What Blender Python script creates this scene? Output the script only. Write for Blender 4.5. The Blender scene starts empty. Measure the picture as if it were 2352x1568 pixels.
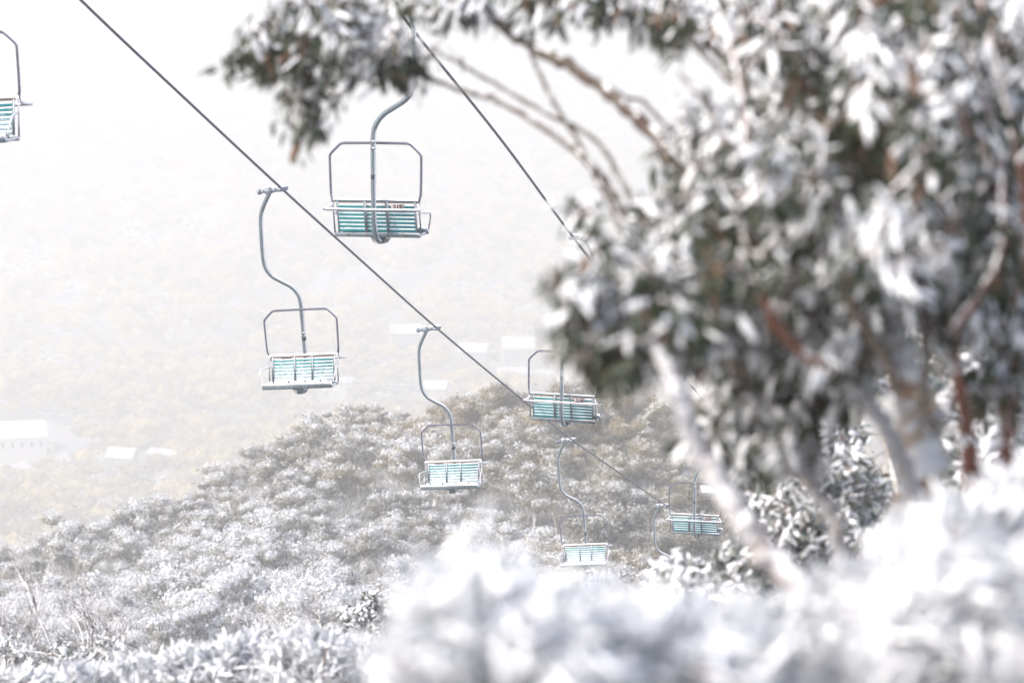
import bpy, math, random
import numpy as np
from mathutils import Matrix, Vector
rnd = random.Random(7)
R = np.random.RandomState(11)
C = bpy.context.scene.collection
PITCH = math.radians(8.0)
F = 6533.0                       # focal length for a 2352 px wide frame (100 mm on 36 mm)
cp, sp = math.cos(PITCH), math.sin(PITCH)

def P(u, v, d):
    """world point seen at frame position (u, v) and standing d metres away along the view axis"""
    x = (u - 1176) * d / F
    y = (784 - v) * d / F
    return np.array((x, d * cp + y * sp, -d * sp + y * cp))

# ------------------------------------------------------------------ mesh helpers
class MB:
    def __init__(self):
        self.V = []; self.F = []; self.M = []; self.A = []; self.n = 0
    def add(self, V, Fc, mat=0, attr=0.0):
        V = np.asarray(V, dtype=np.float32).reshape(-1, 3)
        Fc = np.asarray(Fc, dtype=np.int32)
        self.V.append(V); self.F.append(Fc + self.n)
        self.M.append(np.full(len(Fc), mat, dtype=np.int32))
        a = np.asarray(attr, dtype=np.float32)
        self.A.append(np.full(len(V), float(a), dtype=np.float32) if a.ndim == 0 else a.ravel())
        self.n += len(V)
        return self
    def mesh(self, name, mats, smooth=True, attr=None):
        me = bpy.data.meshes.new(name)
        V = np.concatenate(self.V)
        tot = [f.shape[1] for f in self.F for _ in range(1)]
        loops = np.concatenate([f.ravel() for f in self.F])
        sizes = np.concatenate([np.full(len(f), f.shape[1], dtype=np.int32) for f in self.F])
        starts = np.concatenate([[0], np.cumsum(sizes)[:-1]]).astype(np.int32)
        me.vertices.add(len(V)); me.vertices.foreach_set('co', V.ravel())
        me.loops.add(len(loops)); me.loops.foreach_set('vertex_index', loops)
        me.polygons.add(len(sizes)); me.polygons.foreach_set('loop_start', starts)
        me.polygons.foreach_set('loop_total', sizes)
        me.polygons.foreach_set('material_index', np.concatenate(self.M))
        me.polygons.foreach_set('use_smooth', np.full(len(sizes), smooth))
        if attr:
            at = me.attributes.new(attr, 'FLOAT', 'POINT')
            at.data.foreach_set('value', np.concatenate(self.A))
        for m in mats: me.materials.append(m)
        me.update(calc_edges=True); me.validate()
        return me
    def build(self, name, mats, parent=None, smooth=True, attr=None):
        if not isinstance(mats, (list, tuple)): mats = [mats]
        o = bpy.data.objects.new(name, self.mesh(name, mats, smooth, attr))
        C.objects.link(o)
        if parent: o.parent = parent
        return o

def tag(o, label=None, cat=None, group=None, kind=None):
    if label: o['label'] = label
    if cat: o['category'] = cat
    if group: o['group'] = group
    if kind: o['kind'] = kind
    return o
def empty(name, loc, label, cat, group=None):
    o = bpy.data.objects.new(name, None); C.objects.link(o)
    o.location = Vector([float(c) for c in loc]); o.empty_display_size = .1
    return tag(o, label, cat, group)

def spline(pts, n=6):
    """Catmull-Rom through rows of numbers"""
    p = np.asarray(pts, dtype=float)
    q = np.vstack([2 * p[0] - p[1], p, 2 * p[-1] - p[-2]])
    out = []
    for i in range(1, len(q) - 2):
        for k in range(n):
            t = k / n
            out.append(.5 * ((2 * q[i]) + (-q[i-1] + q[i+1]) * t + (2*q[i-1] - 5*q[i] + 4*q[i+1] - q[i+2]) * t*t
                             + (-q[i-1] + 3*q[i] - 3*q[i+1] + q[i+2]) * t**3))
    out.append(p[-1])
    return np.array(out)

def tube(mb, pts, rad, sides=8, mat=0, caps=True, attr=0.0, rough=0.0):
    p = np.asarray(pts, dtype=float); n = len(p)
    r = np.broadcast_to(np.asarray(rad, dtype=float), (n,)).copy()
    t = np.gradient(p, axis=0); t /= np.linalg.norm(t, axis=1)[:, None] + 1e-12
    a = np.array((0, 0, 1.)) if abs(t[0][2]) < .9 else np.array((1., 0, 0))
    u = np.cross(t[0], a); u /= np.linalg.norm(u)
    ang = np.arange(sides) * 2 * math.pi / sides
    V = []
    for i in range(n):
        u = u - t[i] * np.dot(u, t[i]); u /= np.linalg.norm(u) + 1e-12
        w = np.cross(t[i], u)
        rr = r[i] * (1 + (rough * R.randn(sides) if rough else 0))
        V.append(p[i] + (np.cos(ang) * rr)[:, None] * u + (np.sin(ang) * rr)[:, None] * w)
    V = np.concatenate(V)
    k = np.arange(sides); k2 = (k + 1) % sides
    Fq = np.concatenate([np.stack([i*sides + k, i*sides + k2, (i+1)*sides + k2, (i+1)*sides + k], 1) for i in range(n - 1)])
    mb.add(V, Fq, mat, attr)
    if caps:
        b = mb.n - len(V)
        for f in (list(range(sides))[::-1], [(n-1)*sides + q for q in range(sides)]):
            mb.F.append(np.array([f], dtype=np.int32) + b); mb.M.append(np.array([mat], dtype=np.int32))
            mb.V.append(np.zeros((0, 3), dtype=np.float32)); mb.A.append(np.zeros(0, dtype=np.float32))

def box(mb, lo, hi, mat=0, M=None, bev=0.0):
    (x0, y0, z0), (x1, y1, z1) = lo, hi
    if bev <= 0:
        V = np.array([(x, y, z) for z in (z0, z1) for y in (y0, y1) for x in (x0, x1)], dtype=float)
        Fq = [(0,2,3,1), (4,5,7,6), (0,1,5,4), (2,6,7,3), (0,4,6,2), (1,3,7,5)]
        if M is not None: V = V @ M[:3, :3].T + M[:3, 3]
        mb.add(V, Fq, mat); return
    b = bev
    prof = [(x0+b, y0), (x1-b, y0), (x1, y0+b), (x1, y1-b), (x1-b, y1), (x0+b, y1), (x0, y1-b), (x0, y0+b)]
    cx, cy = (x0+x1)/2, (y0+y1)/2
    V = []
    for z, s in ((z0, 1), (z0+b, 0), (z1-b, 0), (z1, 1)):
        for (x, y) in prof:
            V.append((x - s*b*np.sign(x-cx)*.99, y - s*b*np.sign(y-cy)*.99, z))
    V = np.array(V)
    if M is not None: V = V @ M[:3, :3].T + M[:3, 3]
    k = np.arange(8); k2 = (k+1) % 8
    Fq = np.concatenate([np.stack([i*8+k, i*8+k2, (i+1)*8+k2, (i+1)*8+k], 1) for i in range(3)])
    mb.add(V, Fq, mat); b0 = mb.n - 32
    for f in (list(range(8))[::-1], list(range(24, 32))):
        mb.F.append(np.array([f], dtype=np.int32) + b0); mb.M.append(np.array([mat], dtype=np.int32))
        mb.V.append(np.zeros((0, 3), dtype=np.float32)); mb.A.append(np.zeros(0, dtype=np.float32))

def ico(sub):
    import bmesh
    bm = bmesh.new(); bmesh.ops.create_icosphere(bm, subdivisions=sub, radius=1)
    V = np.array([v.co[:] for v in bm.verts]); Fc = np.array([[v.index for v in f.verts] for f in bm.faces])
    bm.free(); return V, Fc
ICO1 = ico(1); ICO2 = ico(2)

# ------------------------------------------------------------------ materials
def mat(name):
    m = bpy.data.materials.new(name); m.use_nodes = True
    nt = m.node_tree; nt.nodes.clear()
    out = nt.nodes.new('ShaderNodeOutputMaterial')
    b = nt.nodes.new('ShaderNodeBsdfPrincipled'); nt.links.new(b.outputs[0], out.inputs[0])
    b.inputs['Roughness'].default_value = .6
    return m, nt, b, out
def nn(nt, t, **kw):
    n = nt.nodes.new(t)
    for k, v in kw.items():
        if k in n.inputs: n.inputs[k].default_value = v
        else: setattr(n, k, v)
    return n
def ramp(nt, src, stops):
    r = nt.nodes.new('ShaderNodeValToRGB'); e = r.color_ramp.elements
    while len(e) < len(stops): e.new(.5)
    for i, (p, c) in enumerate(stops):
        e[i].position = p; e[i].color = (*c, 1) if len(c) == 3 else c
    nt.links.new(src, r.inputs[0]); return r
def noise(nt, scale, detail=3, coord='Object', dist=0.0, stretch=None):
    tc = nt.nodes.new('ShaderNodeTexCoord'); n = nn(nt, 'ShaderNodeTexNoise', Scale=scale, Detail=detail)
    n.inputs['Distortion'].default_value = dist
    src = tc.outputs[coord]
    if stretch:
        mp = nt.nodes.new('ShaderNodeMapping'); mp.inputs['Scale'].default_value = stretch
        nt.links.new(src, mp.inputs[0]); src = mp.outputs[0]
    nt.links.new(src, n.inputs['Vector']); return n
def math_(nt, op, a, b=None, clamp=False):
    m = nt.nodes.new('ShaderNodeMath'); m.operation = op; m.use_clamp = clamp
    for i, x in enumerate((a, b)):
        if x is None: continue
        if isinstance(x, (int, float)): m.inputs[i].default_value = x
        else: nt.links.new(x, m.inputs[i])
    return m.outputs[0]
def mixc(nt, f, a, b):
    m = nt.nodes.new('ShaderNodeMix'); m.data_type = 'RGBA'
    for s, x in ((m.inputs[0], f), (m.inputs[6], a), (m.inputs[7], b)):
        if isinstance(x, (int, float)): s.default_value = x
        elif isinstance(x, tuple): s.default_value = (*x, 1)
        else: nt.links.new(x, s)
    return m.outputs[2]
def bump(nt, b, h, strength=.3, dist=.01):
    n = nn(nt, 'ShaderNodeBump', Strength=strength, Distance=dist)
    nt.links.new(h, n.inputs['Height']); nt.links.new(n.outputs[0], b.inputs['Normal'])
def normal_side(nt, d, space='geo'):
    """how far the surface faces direction d, -1..1"""
    if space == 'geo': src = nt.nodes.new('ShaderNodeNewGeometry').outputs['Normal']
    else: src = nt.nodes.new('ShaderNodeTexCoord').outputs['Normal']
    v = nt.nodes.new('ShaderNodeVectorMath'); v.operation = 'DOT_PRODUCT'
    l = math.sqrt(sum(c*c for c in d)); v.inputs[1].default_value = tuple(c / l for c in d)
    nt.links.new(src, v.inputs[0]); return v.outputs['Value']
SNOWC = (.86, .87, .90)

def m_snow(name='snow', scale=40, bstr=.4):
    m, nt, b, o = mat(name)
    n = noise(nt, scale, 4)
    nt.links.new(ramp(nt, n.outputs[0], [(.3, (.80, .82, .86)), (.7, (.90, .91, .92))]).outputs[0], b.inputs['Base Color'])
    b.inputs['Roughness'].default_value = .75; bump(nt, b, n.outputs[0], bstr, .01)
    return m
def m_leaf(name, c1, c2, c3, frost=.35):
    m, nt, b, o = mat(name)
    at = nn(nt, 'ShaderNodeAttribute', attribute_name='tone')
    base = ramp(nt, at.outputs['Fac'], [(0, c1), (.55, c2), (.86, c2), (.93, c3)]).outputs[0]
    n = noise(nt, 60, 3)
    col = mixc(nt, math_(nt, 'MULTIPLY', ramp(nt, n.outputs[0], [(.45, (0, 0, 0)), (.62, (1, 1, 1))]).outputs[0], frost), base, (.75, .77, .8))
    nt.links.new(col, b.inputs['Base Color']); b.inputs['Roughness'].default_value = .42
    tr = nn(nt, 'ShaderNodeBsdfTranslucent'); nt.links.new(base, tr.inputs['Color'])
    mx = nn(nt, 'ShaderNodeMixShader'); mx.inputs[0].default_value = .25
    nt.links.new(b.outputs[0], mx.inputs[1]); nt.links.new(tr.outputs[0], mx.inputs[2]); nt.links.new(mx.outputs[0], o.inputs[0])
    return m
def m_bark(name, stops, snowdir=(-.3, -.3, .9), thr=.35, scale=9):
    m, nt, b, o = mat(name)
    n = noise(nt, scale, 5, dist=.6, stretch=(1.6, 1.6, .35))
    base = ramp(nt, n.outputs[0], stops).outputs[0]
    n2 = noise(nt, 35, 3)
    s = math_(nt, 'ADD', normal_side(nt, snowdir), math_(nt, 'MULTIPLY', math_(nt, 'SUBTRACT', n2.outputs[0], .5), 1.3))
    f = ramp(nt, s, [(thr, (0, 0, 0)), (min(thr + .12, 1), (1, 1, 1))]).outputs[0]
    nt.links.new(mixc(nt, f, base, SNOWC), b.inputs['Base Color'])
    b.inputs['Roughness'].default_value = .7; bump(nt, b, n.outputs[0], .5, .01)
    return m
def m_metal(name, c1, c2, rough=.55, metallic=.25, thr=.55):
    m, nt, b, o = mat(name)
    n = noise(nt, 55, 4)
    base = ramp(nt, n.outputs[0], [(.35, c1), (.65, c2)]).outputs[0]
    n2 = noise(nt, 90, 3)
    s = math_(nt, 'ADD', normal_side(nt, (.72, -.25, .62)), math_(nt, 'MULTIPLY', math_(nt, 'SUBTRACT', n2.outputs[0], .5), .5))
    f = ramp(nt, s, [(thr, (0, 0, 0)), (thr + .08, (1, 1, 1))]).outputs[0]
    nt.links.new(mixc(nt, f, base, SNOWC), b.inputs['Base Color'])
    nt.links.new(math_(nt, 'MULTIPLY', math_(nt, 'SUBTRACT', 1.0, f), metallic), b.inputs['Metallic'])
    b.inputs['Roughness'].default_value = rough; bump(nt, b, n.outputs[0], .2, .003)
    return m
def m_slat():
    m, nt, b, o = mat('teal_slat_paint')
    n = noise(nt, 6, 3); base = ramp(nt, n.outputs[0], [(.3, (.0, .15, .18)), (.7, (.0, .22, .235))]).outputs[0]
    n2 = noise(nt, 38, 4, stretch=(.5, 1, 1.6))
    tc = nt.nodes.new('ShaderNodeTexCoord'); sx = nt.nodes.new('ShaderNodeSeparateXYZ'); nt.links.new(tc.outputs['Object'], sx.inputs[0])
    z = math_(nt, 'MULTIPLY', math_(nt, 'SUBTRACT', .52, sx.outputs[2]), 3.0, True)
    front = ramp(nt, normal_side(nt, (0, 1, .35), 'obj'), [(.2, (0, 0, 0)), (.5, (1, 1, 1))]).outputs[0]
    s = math_(nt, 'ADD', n2.outputs[0], math_(nt, 'MULTIPLY', z, .34))
    f = math_(nt, 'MULTIPLY', ramp(nt, s, [(.60, (.02, .02, .02)), (.78, (.52, .52, .52))]).outputs[0], front)
    nt.links.new(mixc(nt, f, base, SNOWC), b.inputs['Base Color']); b.inputs['Roughness'].default_value = .4
    return m
def m_plain(name, c, rough=.6, metallic=0):
    m, nt, b, o = mat(name)
    n = noise(nt, 14, 4)
    nt.links.new(ramp(nt, n.outputs[0], [(.3, tuple(x * .85 for x in c)), (.7, tuple(min(1, x * 1.12) for x in c))]).outputs[0], b.inputs['Base Color'])
    b.inputs['Roughness'].default_value = rough; b.inputs['Metallic'].default_value = metallic
    return m
def m_rope():
    m, nt, b, o = mat('steel_rope')
    n = noise(nt, 25, 3); base = ramp(nt, n.outputs[0], [(.3, (.05, .055, .08)), (.7, (.11, .12, .15))]).outputs[0]
    tc = nt.nodes.new('ShaderNodeTexCoord'); w = nn(nt, 'ShaderNodeTexWave', Scale=9.0); w.bands_direction = 'DIAGONAL'
    nt.links.new(tc.outputs['Object'], w.inputs[0]); bump(nt, b, w.outputs['Fac'], .8, .01)
    n2 = noise(nt, 30, 3)
    s = math_(nt, 'ADD', normal_side(nt, (.6, -.2, .8)), math_(nt, 'MULTIPLY', math_(nt, 'SUBTRACT', n2.outputs[0], .5), .5))
    f = ramp(nt, s, [(.80, (0, 0, 0)), (.9, (1, 1, 1))]).outputs[0]
    nt.links.new(mixc(nt, f, base, SNOWC), b.inputs['Base Color'])
    b.inputs['Roughness'].default_value = .5; b.inputs['Metallic'].default_value = .3
    return m
def m_crown(name, dark, lite, warm=None, nsc=1.6):
    """foliage; the 'snow' attribute is the load on each leaf clump, object colour R = how snowed the tree is, G = how brown"""
    m, nt, b, o = mat(name)
    at = nn(nt, 'ShaderNodeAttribute', attribute_name='snow')
    oi = nt.nodes.new('ShaderNodeObjectInfo'); sc = nt.nodes.new('ShaderNodeSeparateColor'); nt.links.new(oi.outputs['Color'], sc.inputs[0])
    n = noise(nt, nsc, 4)
    base = ramp(nt, n.outputs[0], [(.38, dark), (.62, lite)]).outputs[0]
    if warm: base = mixc(nt, sc.outputs[1], base, warm)
    s = math_(nt, 'ADD', at.outputs['Fac'], math_(nt, 'SUBTRACT', sc.outputs[0], .5))
    f = math_(nt, 'MULTIPLY', ramp(nt, s, [(.30, (0, 0, 0)), (.85, (1, 1, 1))]).outputs[0], .88)
    nt.links.new(mixc(nt, f, base, SNOWC), b.inputs['Base Color']); b.inputs['Roughness'].default_value = .8
    tr = nn(nt, 'ShaderNodeBsdfTranslucent'); nt.links.new(mixc(nt, f, base, SNOWC), tr.inputs['Color'])
    mx = nn(nt, 'ShaderNodeMixShader'); mx.inputs[0].default_value = .3
    nt.links.new(b.outputs[0], mx.inputs[1]); nt.links.new(tr.outputs[0], mx.inputs[2]); nt.links.new(mx.outputs[0], o.inputs[0])
    return m

SNOW = m_snow()
LEAF = m_leaf('gum_leaf', (.012, .022, .006), (.036, .050, .018), (.16, .075, .035), .08)
LEAFW = m_leaf('rimed_leaf', (.60, .62, .62), (.72, .73, .75), (.09, .11, .09), .9)
LEAFG = m_leaf('grey_green_leaf', (.05, .07, .045), (.12, .14, .11), (.2, .12, .07), .5)
BARK = m_bark('gum_bark', [(.3, (.20, .09, .055)), (.42, (.33, .22, .16)), (.55, (.50, .46, .40)), (.75, (.58, .55, .50))])
BARKW = m_bark('frosted_bark', [(.28, (.20, .12, .09)), (.42, (.38, .37, .38)), (.7, (.50, .50, .53))], (-.2, -.1, .9), .80)
BARKR = m_bark('red_brown_bark', [(.3, (.10, .035, .022)), (.55, (.20, .075, .045)), (.8, (.33, .22, .17))], (-.5, -.2, .8), .62)
BARKD = m_bark('dark_branch_bark', [(.3, (.05, .025, .02)), (.55, (.08, .065, .05)), (.8, (.14, .125, .105))], (-.2, -.1, 1), .95)
BARKS = m_bark('sapling_bark', [(.3, (.06, .045, .05)), (.6, (.16, .12, .12)), (.8, (.26, .22, .22))], (-.75, -.25, .45), .25, 14)
TWIG = m_bark('twig_bark', [(.3, (.09, .05, .04)), (.7, (.22, .15, .13))], (0, -.2, 1), .5, 30)
TRUNK = m_bark('hill_trunk_bark', [(.3, (.22, .18, .15)), (.7, (.50, .47, .44))], (-.3, -.2, .9), .35, 2)
METAL = m_metal('galvanised_steel', (.08, .11, .13), (.17, .21, .235), thr=.54)
METALD = m_metal('dark_galvanised_tube', (.07, .07, .11), (.14, .14, .19), thr=.70)
METALF = m_metal('frosted_steel', (.12, .12, .15), (.24, .25, .29), thr=.25)
SLAT = m_slat()
DARK = m_plain('black_rubber', (.02, .02, .035))
BOARD = m_plain('weathered_board', (.13, .10, .09)); RUST = m_plain('rusty_bolt', (.16, .08, .05))
CLAMP = m_plain('clamp_casting', (.22, .25, .30), .5, .4)
PLATE = m_plain('plate_paint', (.42, .33, .33)); INK = m_plain('number_ink', (.02, .02, .03))
ROPE = m_rope()
CROWN = m_crown('snow_gum_crown', (.18, .17, .145), (.30, .285, .235), (.34, .275, .16))
FARC = m_crown('valley_crown_sun_tint', (.06, .05, .02), (.74, .59, .22), (.55, .42, .16), .09)  # warm sunlight on the valley trees is put into the lighter crown colours

# ------------------------------------------------------------------ terrain
CREST = [(-1500, 1750), (-400, 1450), (0, 1275), (150, 1205), (300, 1145), (450, 1085), (560, 1030), (640, 975), (760, 940), (850, 908), (1000, 893),
         (1270, 873), (1400, 882), (1530, 915), (1700, 965), (1900, 1010), (2352, 1110), (3500, 1400)]
CA = np.array([(u - 1176) / F for u, v in CREST]); CE = np.array([-PITCH + math.atan((784 - v) / F) for u, v in CREST])
def sstep(a, b, x):
    t = np.clip((x - a) / (b - a), 0, 1); return t * t * (3 - 2 * t)
def lump(x, y, s, ph=0.0):
    return np.sin(x/s*1.3 + ph) * np.cos(y/s*1.1 + ph*2) + .5*np.sin(x/s*2.9 + y/s*1.7 + ph)
VS = 1.85                        # the valley lies this much deeper than the hill
def ground(x, y):
    x = np.asarray(x, dtype=float); y = np.asarray(y, dtype=float)
    near = np.where(y < 25, -1.9 - .2*y, -6.9 - (y - 25)*.2705) + .06*lump(x, y, 3.)
    yy = np.clip(y, 60, 215)
    ec = np.interp(np.clip(x / np.maximum(yy, 1), -.6, .6), CA, CE) - 4.4/205      # tree tops make the skyline
    eb = math.radians(-15.3)
    t = np.clip((yy - 125) / (208 - 125), 0, 1)
    hill = yy * np.tan(eb + (ec - eb) * t) + .35*lump(x, y, 9.)
    z = near + (hill - near) * sstep(100, 135, y)
    crest = z
    floor = VS*(-97 - 6*sstep(400*VS, 700*VS, y) + 3.2*lump(x, y, 26.*VS))
    z = np.where(y > 208, hill + (floor - hill) * sstep(206, 420, y), z)
    z = np.where(y > 640*VS, z + VS*(150*sstep(640*VS, 1700*VS, y) + 10*lump(x, y, 150.*VS, 1.)*sstep(750*VS, 1100*VS, y)), z)
    return z
ys = np.concatenate([np.arange(-40, 0, 5), np.arange(0, 100, 2.5), np.arange(100, 215, 2.5), np.arange(215, 440, 8), np.arange(440, 3150, 34)])
xs = np.concatenate([np.linspace(-1250, -64, 42), np.linspace(-62, 62, 63), np.linspace(64, 1250, 42)])
X, Y = np.meshgrid(xs, ys); Z = ground(X, Y)
nx, ny = len(xs), len(ys)
idx = np.arange(nx*ny).reshape(ny, nx)
Q = np.stack([idx[:-1, :-1], idx[:-1, 1:], idx[1:, 1:], idx[1:, :-1]], -1).reshape(-1, 4)
m, nt, b, o = mat('snowy_ground')
n = noise(nt, .35, 6); n2 = noise(nt, .02, 4)
g = ramp(nt, n.outputs[0], [(.42, (.10, .085, .065)), (.6, (.78, .79, .82))]).outputs[0]
g = mixc(nt, ramp(nt, n2.outputs[0], [(.4, (0, 0, 0)), (.6, (1, 1, 1))]).outputs[0], g, (.30, .29, .28))
nt.links.new(g, b.inputs['Base Color']); b.inputs['Roughness'].default_value = .9; bump(nt, b, n.outputs[0], .6, .2)
gr = MB().add(np.stack([X, Y, Z], -1).reshape(-1, 3), Q).build('ground', m)
tag(gr, kind='structure')

# ------------------------------------------------------------------ leaves and snow (numpy templates)
lt = [0, .22, .5, .78, 1.0]; lw = [.12, .80, 1.0, .62, .04]; lz = [0, .03, .02, -.03, -.12]
LV = np.array([(t, s * w, z + (0 if s else -.05)) for t, w, z in zip(lt, lw, lz) for s in (-1, 0, 1)])
LF = np.array([(i*3 + c, i*3 + c + 1, (i+1)*3 + c + 1, (i+1)*3 + c) for i in range(4) for c in (0, 1)])
sw = [(-.95, -.02), (-.75, .45), (0, .8), (.75, .45), (.95, -.02)]
SV = np.array([(t, s * w * 1.05 , z + h * (.35 + .65*w)) for t, w, z in zip([.02, .2, .5, .78, .97], [.3, .8, 1., .7, .2], lz) for s, h in sw])
SF = np.array([(i*5 + c, i*5 + c + 1, (i+1)*5 + c + 1, (i+1)*5 + c) for i in range(4) for c in range(4)])

def norm(a): return a / (np.linalg.norm(a, axis=-1, keepdims=True) + 1e-9)
def scatter_leaves(base, dirs, L, W, rs, snow_p, thick=.010):
    """returns leaf (V,F,tone) and snow (V,F)"""
    n = len(base)
    d = norm(dirs); up = np.array((0, 0, 1.)) + rs.randn(n, 3) * .45
    s = norm(np.cross(d, up)); nrm = norm(np.cross(s, d)); nrm = np.where(nrm[:, 2:3] < 0, -nrm, nrm)
    def place(T, LL, WW, H):
        return (base[:, None] + T[None, :, 0:1]*LL[:, None, None]*d[:, None] + T[None, :, 1:2]*WW[:, None, None]*s[:, None]
                + T[None, :, 2:3]*H[:, None, None]*nrm[:, None])
    V = place(LV, L, W, L * .8)
    Fq = (LF[None] + (np.arange(n)*len(LV))[:, None, None]).reshape(-1, 4)
    tone = np.repeat(rs.rand(n), len(LV))
    k = rs.rand(n) < snow_p
    k2 = np.where(k)[0]; m_ = len(k2)
    H = thick * (.5 + 1.1*rs.rand(m_))
    Vs = (base[k2, None] + SV[None, :, 0:1]*L[k2, None, None]*d[k2, None] + SV[None, :, 1:2]*(W[k2]*1.05)[:, None, None]*s[k2, None]
          + (SV[None, :, 2:3]*H[:, None, None] + .0015)*nrm[k2, None])
    Vs += rs.randn(*Vs.shape) * thick * .08
    Fs = (SF[None] + (np.arange(m_)*len(SV))[:, None, None]).reshape(-1, 4)
    return (V.reshape(-1, 3), Fq, tone), (Vs.reshape(-1, 3), Fs)

def plant(name, label, cat, base, branches, centers, seed, L=(.06, .09), WR=(.15, .2), nl=7, snow_p=.6, lump_p=.4, thick=.010,
          leaf=None, bark=None, twig_r=.0035, group=None, spread=.05, droop=.5, lump=.022, bark_names=None, tgt_parts=('trunk', 'crown', 'snow')):
    """a woody plant: limbs given as polylines of (x,y,z,r); every leaf clump is joined by a twig to the nearest wood"""
    rs = np.random.RandomState(seed)
    root = empty(name, base, label, cat, group)
    inv = -np.array(base, dtype=float)
    wood = []; byM = {}
    for br in branches:
        pts = np.array([q[:4] for q in br[1]], dtype=float); s_ = spline(pts, 7)
        wob = rs.randn(len(s_), 3) * s_[:, 3:4] * .25; wob[0] = 0
        s_[:, :3] += wob
        mb = MB()
        tube(mb, s_[:, :3] + inv, np.maximum(s_[:, 3], .0015) * (1 + .08*rs.randn(len(s_))), 10, rough=.04)
        wood.append(s_[:, :3])
        mb.build(br[0], bark[br[0]] if isinstance(bark, dict) else bark, root)
    tw = MB(); W_ = np.concatenate(wood)
    cen = np.asarray(centers); d0 = np.min(np.linalg.norm(cen[:, None, :] - W_[None, ::3, :], axis=2), axis=1) if len(cen) < 4000 else np.zeros(len(cen))
    order = np.argsort(d0)
    cap = np.zeros((len(W_) + 4*len(cen) + 8, 3)); cap[:len(W_)] = W_; m_ = len(W_)
    dirs_tip = np.zeros((len(cen), 3))
    for i in order:
        c = cen[i]; dd = np.linalg.norm(cap[:m_] - c, axis=1); j = int(np.argmin(dd)); a = cap[j]; ln = dd[j]
        mid = (a + c)/2 + rs.randn(3)*ln*.12 + np.array((0, 0, .08*ln)); q3 = a*.3 + c*.7 + np.array((0, 0, .06*ln)) + rs.randn(3)*ln*.06
        pts = np.array([a, mid, q3, c]); 
        if ln > .01:
            r0 = twig_r * (1 + min(2.5, ln*3)); tube(tw, pts + inv, [r0, r0*.85, r0*.7, r0*.5], 5, caps=False)
        cap[m_] = mid; cap[m_+1] = q3; cap[m_+2] = c; m_ += 3
        dirs_tip[i] = norm(c - a) if ln > 1e-4 else (0, 0, 1)
    tw.build('twigs', TWIG, root)
    n = len(cen)*nl; ci = np.repeat(np.arange(len(cen)), nl)
    bp = cen[ci] - dirs_tip[ci] * (rs.rand(n, 1)*spread*2.2) + rs.randn(n, 3)*spread*.35
    dr = norm(dirs_tip[ci]*.7 + rs.randn(n, 3)*.75 + np.array((0, 0, -droop)))
    LL = L[0] + (L[1]-L[0])*rs.rand(n); WW = LL*(WR[0] + (WR[1]-WR[0])*rs.rand(n))
    # snow sits in patches: whole sprays carry it or are bare
    pq = cen*(13*.06/spread) ; patch = .5 + .4*np.sin(pq[:, 0] + .6*pq[:, 1] + 1.7*seed + 1.3*np.sin(pq[:, 2]*.7)) + .4*np.cos(pq[:, 2]*1.2 + seed + 1.5*np.sin(pq[:, 0]*.6)) + rs.randn(len(cen))*.15
    sp_ = np.asarray(snow_p if np.ndim(snow_p) else np.full(len(cen), snow_p), dtype=float)
    pl = np.clip(sp_ + (patch - .5)*1.35*np.minimum(1, (1 - sp_)*2.5), .03, .985)[ci]
    pk = np.clip(sp_ + (patch - .5)*1.35*np.minimum(1, (1 - sp_)*2.5), .03, .985)
    (V, Fq, tone), (Vs, Fs) = scatter_leaves(bp, dr, LL, WW, rs, pl, thick)
    tone = np.where(np.repeat(sp_[ci] < .2, len(LV)) & (leaf is LEAFW), .95, tone)
    MB().add(V + inv, Fq, 0, tone).build('crown', leaf or LEAF, root, attr='tone')
    sb = MB(); sb.add(Vs + inv, Fs)
    k = np.where(rs.rand(len(cen)) < lump_p * (.4 + sp_))[0]
    IV, IF = ICO1
    for i in k:
        if rs.rand() > pk[i]*1.6: continue
        for _ in range(2):
            c = cen[i] + rs.randn(3)*spread*.5 - dirs_tip[i]*spread*.6; A_ = rs.randn(3, 3); q, _r = np.linalg.qr(A_)
            sc = lump*(.5 + rs.rand())*np.array((1.7, .9, .7))
            V = (IV*(1 + .12*rs.randn(len(IV), 1))*sc) @ q.T
            V[:, 2] *= .75
            sb.add(V + c + inv, IF)
    sb.build('snow', SNOW, root)
    return root

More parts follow.
